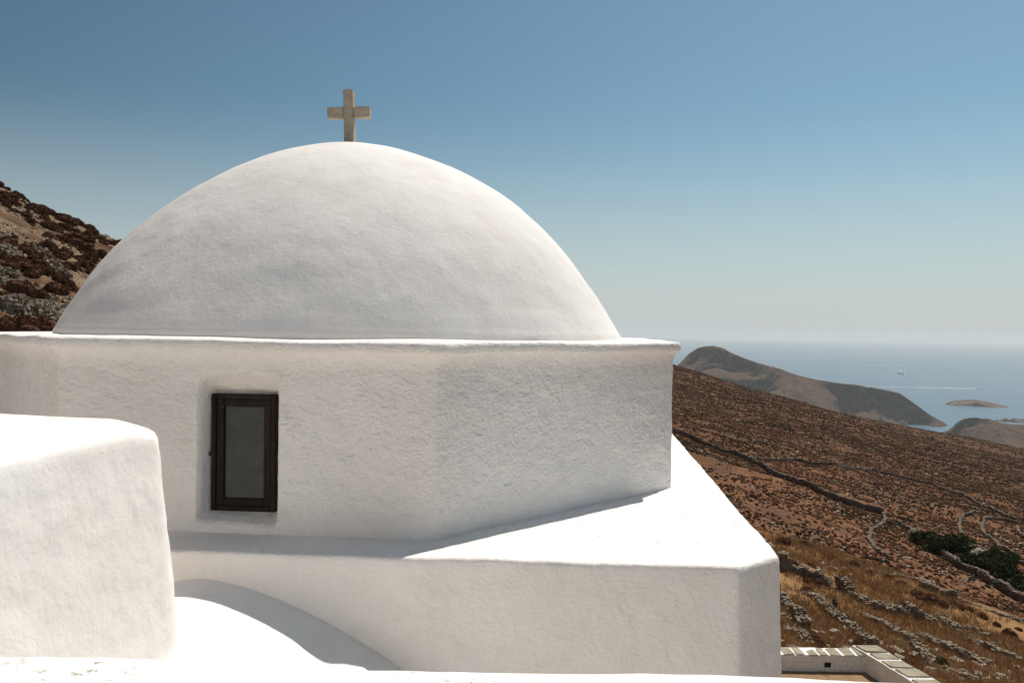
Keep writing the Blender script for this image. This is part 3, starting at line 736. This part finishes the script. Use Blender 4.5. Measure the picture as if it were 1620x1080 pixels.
FAR_L = {
 'W1': 'long dark drystone wall running straight down the brown slope from beside the drum',
 'W9': 'winding drystone wall snaking towards the viewer from the lower end of the long dark wall',
 'W2': 'thin drystone wall branching off the long wall and crossing the upper brown slope',
 'W3': 'short straight drystone wall just uphill of the green trees',
 'W4': 'thick winding drystone wall passing below the cluster of green trees',
 'W5': 'drystone wall right behind the green trees, on their uphill side',
 'W6': 'small hooked drystone wall on open soil above the green trees',
 'W7': 'curved drystone wall enclosing a dark field at the right edge',
 'W8': 'short drystone wall inside the curved enclosure at the right edge'}
for i, (k, p) in enumerate(FAR_WALLS.items()):
    if k == 'W1': p = [(2.0, 158.0), (14.0, 152.0)] + p
    dry_wall(k, p, {'W1': .85, 'W4': .85, 'W2': .6, 'W9': .4}.get(k, .5), {'W4': .42}.get(k, .24), .21, M['far_stone'], FAR_L[k], 100 + i, .15)
NEAR_L = {
 'T1': 'dark rubble terrace wall beside the big russet bush next to the chapel corner',
 'T2': 'thick dark rubble terrace wall under the golden grass strip',
 'T3': 'broken pale rubble wall running down towards the white courtyard wall',
 'T4': 'short leaning heap of wall stones touching the chapel corner, upper one of two',
 'T5': 'low rubble line between the chapel corner and the courtyard wall, lower one of two',
 'T6': 'long pale rubble terrace wall descending to the right behind the courtyard corner',
 'T7': 'pale rubble wall fragment in the middle of the lower right terraces',
 'T8': 'rubble terrace wall sloping down to the right edge, uppermost of the lower right terraces',
 'T9': 'short piece of rubble wall above the terraces at lower right',
 'T10': 'thin stone edging where the golden terrace ends above the brown valley',
 'T11': 'low stone edging at the end of the terrace near the right edge',
 'T12': 'small pile of wall stones at the lower right edge of the view',
 'H1': 'small squared dark stone wall on the terrace rim, left one of a pair',
 'H2': 'small squared dark stone wall on the terrace rim, right one of a pair'}
for i, (k, p) in enumerate(NEAR_WALLS.items()):
    if len(p) < 2: continue
    hgt = {'T2': .34, 'T1': .45, 'H1': .35, 'H2': .42, 'T10': .16, 'T11': .15, 'T5': .15, 'T4': .28}.get(k, .2)
    dry_wall(k, p, hgt, .32, .10, M['wall_stone'], NEAR_L[k], 200 + i, .7)
LEFT_L = {
 'L1': 'rubble terrace wall high on the left slope at the frame edge', 'L2': 'rubble terrace wall running slantwise through the bushes left of the dome',
 'L3': 'lowest pale rubble wall on the left slope, just above the cornice', 'L4': 'short pale rubble wall between russet bushes at the left edge'}
for i, (k, p) in enumerate(LEFT_WALLS.items()):
    dry_wall(k, p, .3, .6, .12, M['wall_stone'], LEFT_L[k], 300 + i, .5)
# ---------------------------------------------------------------- vegetation
def tri_cloud(rs, n, size, shell, slim=.35, flat=.85, up=.0):
    # n slim random triangles inside a dome-shaped crown of radius 1
    d = rs.normal(size=(n, 3)); d /= np.linalg.norm(d, axis=1)[:, None]; d[:, 2] = np.abs(d[:, 2])
    r = (shell + (1 - shell) * rs.rand(n)) ** .6
    lob = 1 + .22 * fbm(d[:, 0] * 1.6 + rs.rand() * 50, d[:, 1] * 1.6, d[:, 2] * 1.6, 3)
    c = d * (r * lob)[:, None]; c[:, 2] *= flat
    a = d + rs.normal(size=(n, 3)) * .7; a /= np.linalg.norm(a, axis=1)[:, None]
    b = np.cross(a, rs.normal(size=(n, 3))); b /= np.linalg.norm(b, axis=1)[:, None]
    L = size * (.6 + .8 * rs.rand(n, 1))
    V = np.stack([c - b * L * slim, c + b * L * slim, c + a * L], 1)
    return V.reshape(-1, 3), np.arange(n * 3).reshape(n, 3)
def bush_geo(rs):
    bm = bmesh.new(); bmesh.ops.create_icosphere(bm, subdivisions=3, radius=.8)
    V = np.array([v.co[:] for v in bm.verts]); Q = np.array([[v.index for v in f.verts] for f in bm.faces]); bm.free()
    k = rs.rand() * 50
    f = lambda d: 1 + .30 * fbm(d[:, 0] * 1.7 + k, d[:, 1] * 1.7, d[:, 2] * 1.7, 3) + .07 * fbm(d[:, 0] * 6 + k, d[:, 1] * 6, d[:, 2] * 6, 2)
    u = V / np.linalg.norm(V, axis=1)[:, None]; V = V * f(u)[:, None]; V[:, 2] = np.where(V[:, 2] < 0, V[:, 2] * .25, V[:, 2] * .9)
    n = 2800; d = rs.normal(size=(n, 3)); d[:, 2] = np.abs(d[:, 2]); d /= np.linalg.norm(d, axis=1)[:, None]
    c = d * .74 * f(d)[:, None]; a = d + rs.normal(size=(n, 3)) * .45; a /= np.linalg.norm(a, axis=1)[:, None]
    b = np.cross(a, rs.normal(size=(n, 3))); b /= np.linalg.norm(b, axis=1)[:, None]; L = .19 * (.5 + .8 * rs.rand(n, 1))
    W = np.stack([c - b * L * .11, c + b * L * .11, c + a * L], 1); W[..., 2] *= .9
    return np.concatenate([V, W.reshape(-1, 3)]), np.concatenate([Q, np.arange(n * 3).reshape(n, 3) + len(V)])
bush_meshes = []
for v in range(5):
    rs = np.random.RandomState(20 + v)
    V1, Q1 = bush_geo(rs)
    o = mesh_obj('thorn_bush', V1, Q1, M['bush'], smooth=False)
    bush_meshes.append(o)
_first = set()
def bush(x, y, r, label, group, k, squash=1.0):
    v = k % 5
    if v in _first: o = bush_meshes[v].copy(); link(o)
    else: o = bush_meshes[v]; _first.add(v)
    o.location = (x, y, float(ground_z(x, y)) - .06 * r); rr = random.Random(k)
    o.scale = (r * rr.uniform(.95, 1.15), r * rr.uniform(.95, 1.15), r * rr.uniform(.95, 1.2) * squash); o.rotation_euler = (0, 0, rr.uniform(0, 6.28))
    return tag(o, label, 'bush', group)
LB = {0: 'tall russet bush high on the left slope near the frame edge', 4: 'large russet bush standing in the middle of the left slope', 6: 'round russet bush on pale rubble, close to the dome outline',
      10: 'big russet bush right above the cornice, left of the dome foot', 11: 'russet bush at the foot of the dome outline, above the cornice', 12: 'russet bush cut by the left frame edge, above the cornice'}
k = 0
for i, (x, y, r) in enumerate(LEFT_BUSHES):
    bush(x, y, r * 1.15, LB.get(i, 'rounded russet thorn bush among pale rubble on the slope left of the dome'), 'thorn bushes on the left slope', k); k += 1
rr = random.Random(77)
cnt = 0
while cnt < 175:
    y = rr.uniform(26, 52); u = rr.uniform(-.66, -.40); x = u * y
    if y < 34 and rr.random() < .6: continue
    if fbm(x / 6, y / 6, 1.0, 2) < rr.uniform(-.7, .2): continue
    bush(x, y, rr.uniform(.2, .48), 'small russet thorn bush scattered on the upper slope left of the dome', 'thorn bushes on the upper left slope', k, .85); k += 1; cnt += 1
NB = {0: 'big dark russet bush next to the dark rubble wall beside the chapel corner', 2: 'round bush between two rubble walls above the courtyard wall', 3: 'russet bush just behind the white courtyard wall near its corner',
      6: 'rounded russet bush on the terrace rim beside the squared stone walls', 8: 'russet bush below the thick rubble wall in the lower right', 9: 'round russet bush near the right edge on the lower terraces',
      11: 'low russet bush behind the courtyard wall, nearest the chapel', 18: 'olive green bush on the lowest terrace beside the long rubble wall'}
for i, (x, y, r) in enumerate(NEAR_BUSHES):
    o = bush(x, y, r * 1.05, NB.get(i, 'rounded russet thorn bush on the dry terraces right of the chapel'), 'thorn bushes on the right terraces', k); k += 1
    if i == 18:
        o.data = o.data.copy(); o.data.materials[0] = M['green_bush']
cnt = 0
while cnt < 46:
    y = rr.uniform(19, 36); u = rr.uniform(.33, .64); x = u * y
    if ground_z(x, y) / y > -.235: continue
    bush(x, y, rr.uniform(.1, .2), 'small tuft of russet scrub on the dry terraces right of the chapel', 'small scrub tufts on the terraces', k, .8); k += 1; cnt += 1
# dry scrub dotting the wide slope: far too many to count
def scrub():
    rs = np.random.RandomState(9)
    n = 620000
    Y = 36 * np.exp(rs.rand(n) * math.log(620 / 36)); X = Y * (-.2 + 1.0 * rs.rand(n))
    near_keep = rs.rand(n) < (.55 + .45 * sstep(80, 200, Y)) * (.45 + .55 * (fbm(X / 3.5, Y / 5, 3.7, 3) > -.15))
    ok = (fbm(X / 14, Y / 14, 6.6, 3) > -.62 + .85 * rs.rand(n) - .55 * sstep(90, 190, Y) - .3 * sstep(250, 400, Y)) & near_keep
    bench = ~((Y < 45) & (X < 20) & (rs.rand(n) < .8)); ok &= bench
    X, Y = X[ok], Y[ok]
    m_ = 3000; Yl = rs.uniform(18, 52, m_); Xl = -Yl * rs.uniform(.38, .70, m_)
    okl = fbm(Xl / 3, Yl / 3, 8.1, 3) > -.3 + .6 * rs.rand(m_)
    X, Y = np.concatenate([X, Xl[okl]]), np.concatenate([Y, Yl[okl]]); n = len(X)
    r = (.08 + .30 * rs.rand(n) ** 3.2) * np.where(X < 0, .6, 1.0) * (1 + sstep(80, 450, Y) * 1.5)
    # each tuft a small lumpy mound
    m = 6; an = np.arange(m) * 2 * math.pi / m
    ring = np.zeros((n, m, 3)); rj = .75 + .5 * rs.rand(n, m); ph = rs.rand(n, 1) * 6.28
    ring[..., 0] = np.cos(an + ph) * rj; ring[..., 1] = np.sin(an + ph) * rj; ring[..., 2] = -.15
    mid = ring * np.array([.72, .72, 0]) + np.concatenate([np.zeros((n, m, 2)), (.35 + .4 * rs.rand(n, m))[..., None]], 2)
    mid[..., :2] += (rs.rand(n, m, 2) - .5) * .3
    top = np.concatenate([(rs.rand(n, 2) - .5) * .5, (.65 + .4 * rs.rand(n, 1))], 1)[:, None, :]
    V = np.concatenate([ring, mid, top], 1) * (r[:, None, None] * np.array([.62, .62, .82])) + np.stack([X, Y, ground_z(X, Y)], 1)[:, None, :]
    k = np.arange(m); k2 = (k + 1) % m
    T_ = np.concatenate([np.stack([k, k2, m + k2], 1), np.stack([k, m + k2, m + k], 1), np.stack([m + k, m + k2, np.full(m, 2 * m)], 1)])
    return V.reshape(-1, 3), (T_[None] + (np.arange(n) * (2 * m + 1))[:, None, None]).reshape(-1, 3)
V, Q = scrub(); o = mesh_obj('scrub', V, Q, M['scrub'], smooth=False); o['kind'] = 'stuff'
def loose_stones():
    rs = np.random.RandomState(33)
    Cs, Ss = [], []
    n = 14000
    Y = 15 * np.exp(rs.rand(n) * math.log(300 / 15)); X = Y * (.0 + .78 * rs.rand(n))
    ok = fbm(X / 9, Y / 9, 2.2, 3) > .05 + .4 * rs.rand(n) - .2 * (Y < 35)
    ok &= ~((X < 8.6) & (Y < 18.2))
    X, Y = X[ok], Y[ok]; s = (.05 + .16 * rs.rand(len(X)) ** 3) * (1 + sstep(40, 200, Y) * 1.4)
    Cs.append(np.stack([X, Y, ground_z(X, Y) + s * .15], 1)); Ss.append(s)
    n = 5500
    Y = rs.uniform(17, 52, n); X = Y * rs.uniform(-.68, -.38, n)
    ok = fbm(X / 4, Y / 4, 9.2, 3) > -.1 + .5 * rs.rand(n)
    X, Y = X[ok], Y[ok]; s = .03 + .10 * rs.rand(len(X)) ** 3
    Cs.append(np.stack([X, Y, ground_z(X, Y) + s * .15], 1)); Ss.append(s)
    C_ = np.concatenate(Cs); s = np.concatenate(Ss)
    return stones(C_, s[:, None] * (.8 + .5 * rs.rand(len(s), 3)) * np.array([[1.2, 1, .7]]), rs.rand(len(s)) * 6.28, rs)
V, Q = loose_stones(); o = mesh_obj('loose_stones', V, Q, M['pale_stone'], smooth=False); o['kind'] = 'stuff'
def dry_grass():
    rs = np.random.RandomState(44)
    n = 70000
    Y = rs.uniform(15, 38, n); X = Y * rs.uniform(.02, .74, n)
    ok = (fbm(X / 3.5, Y / 3.5, 3.2, 3) > -.7 + .8 * rs.rand(n)) & ~((X < 8.7) & (Y < 18.2)) & (Y + .55 * X < 43)
    X, Y = X[ok], Y[ok]; n = len(X); m = 6
    h = (.08 + .16 * rs.rand(n))[:, None]
    ba = rs.normal(size=(n, m, 2)) * .05; le = rs.normal(size=(n, m, 2)) * .08; an = rs.rand(n, m) * 6.28
    z0 = ground_z(X, Y)[:, None] - .01
    x0 = X[:, None] + ba[..., 0]; y0 = Y[:, None] + ba[..., 1]; w = .011
    hh = h * (.6 + .6 * rs.rand(n, m))
    p = np.stack([x0 - w * np.cos(an), y0 - w * np.sin(an), z0 + 0 * x0], 2); q = np.stack([x0 + w * np.cos(an), y0 + w * np.sin(an), z0 + 0 * x0], 2)
    t = np.stack([x0 + le[..., 0], y0 + le[..., 1], z0 + hh], 2)
    V = np.stack([p, q, t], 2).reshape(-1, 3)
    return V, np.arange(len(V)).reshape(-1, 3)
V, Q = dry_grass(); o = mesh_obj('dry_grass', V, Q, M['straw'], smooth=False); o['kind'] = 'stuff'
# green trees in the walled hollow
def limb_tube(pts, rad, n=7):
    V, Q = [], []
    for i, (p, r) in enumerate(zip(pts, rad)):
        for j in range(n):
            a = 2 * math.pi * j / n; V.append((p[0] + r * math.cos(a), p[1] + r * math.sin(a), p[2]))
    for i in range(len(pts) - 1):
        for j in range(n): Q.append((i * n + j, i * n + (j + 1) % n, (i + 1) * n + (j + 1) % n, (i + 1) * n + j))
    return np.array(V), Q
TL = ['leftmost dark green tree of the cluster, beside the bend of the drystone wall', 'broad dark green tree in the left clump, behind the thick drystone wall', 'tallest dark green tree of the left clump, left of the pale boulders', 'dark green tree at the back of the left clump, near the uphill wall',
      'low spreading green tree just right of and below the pale boulders', 'dark green tree in the middle of the right clump, above the thick wall', 'dark rounded tree in the right clump, below the upper drystone wall', 'dark green tree at the lower end of the cluster, against the thick wall',
      'dark tree with bare trunk at the right end of the upper row', 'dark green tree topmost in the right clump, touching the uphill wall', 'tiny lone green tree above the boulders, behind the uphill wall', 'dark green tree at the right end of the cluster, nearest the right edge']
for i, (x, y, r) in enumerate(TREES):
    rs = np.random.RandomState(500 + i); z = float(ground_z(x, y))
    t = empty('green_tree', (x, y, z)); tag(t, TL[i], 'tree', 'green trees in the walled hollow')
    r *= 1.25; H = r * 1.0
    L = [limb_tube([(0, 0, -.1), (.04 * r, .02, H * .3), (.1 * r, .05, H * .75)], [.09 * r, .07 * r, .03 * r])]
    for b in range(5):
        a = rs.rand() * 6.28; e = .6 * r
        L.append(limb_tube([(.02 * r, 0, H * .22), (math.cos(a) * e * .5, math.sin(a) * e * .5, H * .5), (math.cos(a) * e, math.sin(a) * e, H * .8)], [.05 * r, .035 * r, .015 * r], 5))
    V, Fs = join(L); mesh_obj('trunk', V, Fs, M['bark'], t)
    VV, QQ, n0 = [], [], 0
    for b in range(11):
        a = rs.rand() * 6.28; e = r * (.25 + .6 * rs.rand()) * (b > 0); rad = r * rs.uniform(.35, .6)
        V, Q = tri_cloud(rs, 420, .22, .2, .5, .9)
        V = V * rad + np.array([math.cos(a) * e, math.sin(a) * e, H * (.22 + .5 * rs.rand()) - .1 * e])
        VV.append(V); QQ.append(Q + n0); n0 += len(V)
    mesh_obj('crown', np.concatenate(VV), np.concatenate(QQ), M['leaf'], t, smooth=False)
for i, (x, y, r) in enumerate(BOULDERS):
    rs = np.random.RandomState(600 + i); z = float(ground_z(x, y))
    bm = bmesh.new(); bmesh.ops.create_icosphere(bm, subdivisions=3, radius=1)
    V = np.array([v.co[:] for v in bm.verts]); Fs = [[v.index for v in f.verts] for f in bm.faces]; bm.free()
    d = 1 + .35 * fbm(V[:, 0] * 1.5 + i * 7, V[:, 1] * 1.5, V[:, 2] * 1.5, 3)
    V = V * d[:, None] * np.array([1.2, 1, .9]) * r * 1.5
    o = mesh_obj('boulder', V, Fs, M['pale_stone'], smooth=False, loc=(x, y, z + r * .5))
    tag(o, 'pale grey boulder lying between the clumps of green trees', 'boulder', 'boulders among the green trees')
# stalks and a dead thistle on the terrace
for i, (x, y, r) in enumerate(STALKS):
    z = float(ground_z(x, y)); L = [limb_tube([(0, 0, -.05), (.01, 0, .2), (.03 if i else .0, 0, .36)], [.010, .009, .006], 5)]
    for b in range(5): L.append(limb_tube([(.02, 0, .2 + .03 * b), (.02 + .05 * math.cos(b * 2.4), .05 * math.sin(b * 2.4), .27 + .03 * b)], [.005, .003], 4))
    V, Fs = join(L); o = mesh_obj('dry_stalk', V, Fs, M['bark'], loc=(x, y, z))
    tag(o, ['thin dry stalk standing in the golden grass, left one of two', 'thin dry stalk standing in the golden grass, right one of two, leaning'][i], 'dry plant')
x, y, r = THISTLE[0]; z = float(ground_z(x, y)); rs = np.random.RandomState(3); L = []
for b in range(26):
    a = rs.rand() * 6.28; e = r * rs.uniform(.3, 1.0); h = r * rs.uniform(.7, 1.9)
    L.append(limb_tube([(0, 0, -.03), (e * .4 * math.cos(a), e * .4 * math.sin(a), h * .6), (e * math.cos(a), e * math.sin(a), h)], [.012, .009, .004], 4))
V, Fs = join(L); tag(mesh_obj('thistle', V, Fs, M['dark_hole'], loc=(x, y, z)), 'dark dead thistle branching above the dry grass near a rubble wall', 'dry plant')
# ---------------------------------------------------------------- boats and their wakes
def sea_z(x, y): return SEA - (x * x + y * y) / (2 * 6371000.0)
def hull(Lh, Wd, Hh):
    V, Q = [], []
    st = [(-.5, .8, 0), (-.25, 1, 0), (.1, .95, .02), (.35, .6, .12), (.5, .04, .3)]
    for t, w, sh in st:
        for a in (-1, -.7, 0, .7, 1):
            V.append((t * Lh, a * w * Wd / 2, (abs(a) ** 2 - .35) * Hh * .75 + sh * Hh * (abs(a) > .9)))
    for i in range(4):
        for j in range(4): Q.append((i * 5 + j, i * 5 + j + 1, (i + 1) * 5 + j + 1, (i + 1) * 5 + j))
    Q.append((0, 1, 2, 3, 4)); 
    for i in range(4): Q.append((i * 5, (i + 1) * 5, (i + 1) * 5 + 4, i * 5 + 4))
    return np.array(V), Q
def boat(name, label, xy, yaw, Lh, Wd, Hh):
    t = empty(name, (*xy, sea_z(*xy))); t.rotation_euler = (0, 0, yaw); tag(t, label, 'boat')
    V, Fs = hull(Lh, Wd, Hh); mesh_obj('hull', V, Fs, M['hull'], t, smooth=False)
    V, Fs = join([box(-.3 * Lh, .12 * Lh, -.34 * Wd, .34 * Wd, Hh * .45, Hh * 1.1, .1), box(-.2 * Lh, .02 * Lh, -.28 * Wd, .28 * Wd, Hh * 1.1, Hh * 1.6, .1)])
    mesh_obj('cabin', V, Fs, M['hull'], t, smooth=False)
    V, Fs = box(.10 * Lh, .125 * Lh, -.3 * Wd, .3 * Wd, Hh * .75, Hh * 1.0, 0); mesh_obj('windscreen', V, Fs, M['boat_dark'], t, smooth=False)
boat('ferry', 'white ferry heading towards the viewer on the far sea, its wake trailing behind', FERRY, -2.0, 40, 16, 8)
boat('motorboat', 'small white motorboat at the right end of the long white wake', SPEEDBOAT, .05, 22, 8, 4)
def wake(path, widths, name):
    P = np.array(path); n = 160; s = np.linspace(0, 1, n); k = np.linspace(0, 1, len(P))
    x, y, w = np.interp(s, k, P[:, 0]), np.interp(s, k, P[:, 1]), np.interp(s, np.linspace(0, 1, len(widths)), widths)
    t = np.arctan2(np.gradient(y), np.gradient(x)); V = []
    for side in (1, -1):
        ww = w * (1 + .5 * fbm(s * 40, side * 3.0, 0, 3))
        V.append(np.stack([x - np.sin(t) * ww * side, y + np.cos(t) * ww * side, sea_z(x, y) + .9], 1))
    V = np.stack(V, 1).reshape(-1, 3); i = np.arange(2 * n).reshape(n, 2)
    o = mesh_obj(name, V, np.stack([i[:-1, 0], i[:-1, 1], i[1:, 1], i[1:, 0]], 1), M['foam']); o['kind'] = 'stuff'
wake([SPEEDBOAT, ((SPEEDBOAT[0] + WAKE_END[0]) / 2, (SPEEDBOAT[1] + WAKE_END[1]) / 2 + 6), WAKE_END], [9, 16, 12, 11, 9, 7, 5], 'wake')
wake([(FERRY[0] + 2, FERRY[1] - 5), (FERRY[0] + 60, FERRY[1] + 130), (FERRY[0] + 190, FERRY[1] + 400), (FERRY[0] + 330, FERRY[1] + 700)], [14, 9, 6, 4, 3, 2], 'wake')
def spray(x, y, r, h):
    rs = np.random.RandomState(8); V, Q = tri_cloud(rs, 260, .3, .1, .6, 1.0)
    V = V * np.array([r, r, h]) + np.array([x, y, sea_z(x, y) + .5])
    o = mesh_obj('bow_spray', V, Q, M['hull'], smooth=False); o['kind'] = 'stuff'
spray(FERRY[0] + 6, FERRY[1] + 6, 22, 17)
# ---------------------------------------------------------------- air
def haze():
    me = bpy.data.meshes.new('haze'); bm = bmesh.new(); bmesh.ops.create_cube(bm, size=1)
    x0, x1, y0, y1, z0, z1 = -76000, 76000, -9000, 79000, SEA - 1020, 26.0
    for v in bm.verts: v.co = Vector(((x0 + x1) / 2 + v.co.x * (x1 - x0), (y0 + y1) / 2 + v.co.y * (y1 - y0), (z0 + z1) / 2 + v.co.z * (z1 - z0)))
    bm.to_mesh(me); bm.free()
    m = bpy.data.materials.new('sea_haze'); m.use_nodes = True; t = m.node_tree
    t.nodes.remove(t.nodes['Principled BSDF']); v = t.nodes.new('ShaderNodeVolumePrincipled')
    v.inputs['Color'].default_value = HAZE_COL; v.inputs['Density'].default_value = HAZE; v.inputs['Anisotropy'].default_value = .3
    t.links.new(v.outputs[0], t.nodes['Material Output'].inputs['Volume'])
    me.materials.append(m); o = link(bpy.data.objects.new('haze', me)); o['kind'] = 'stuff'
haze()
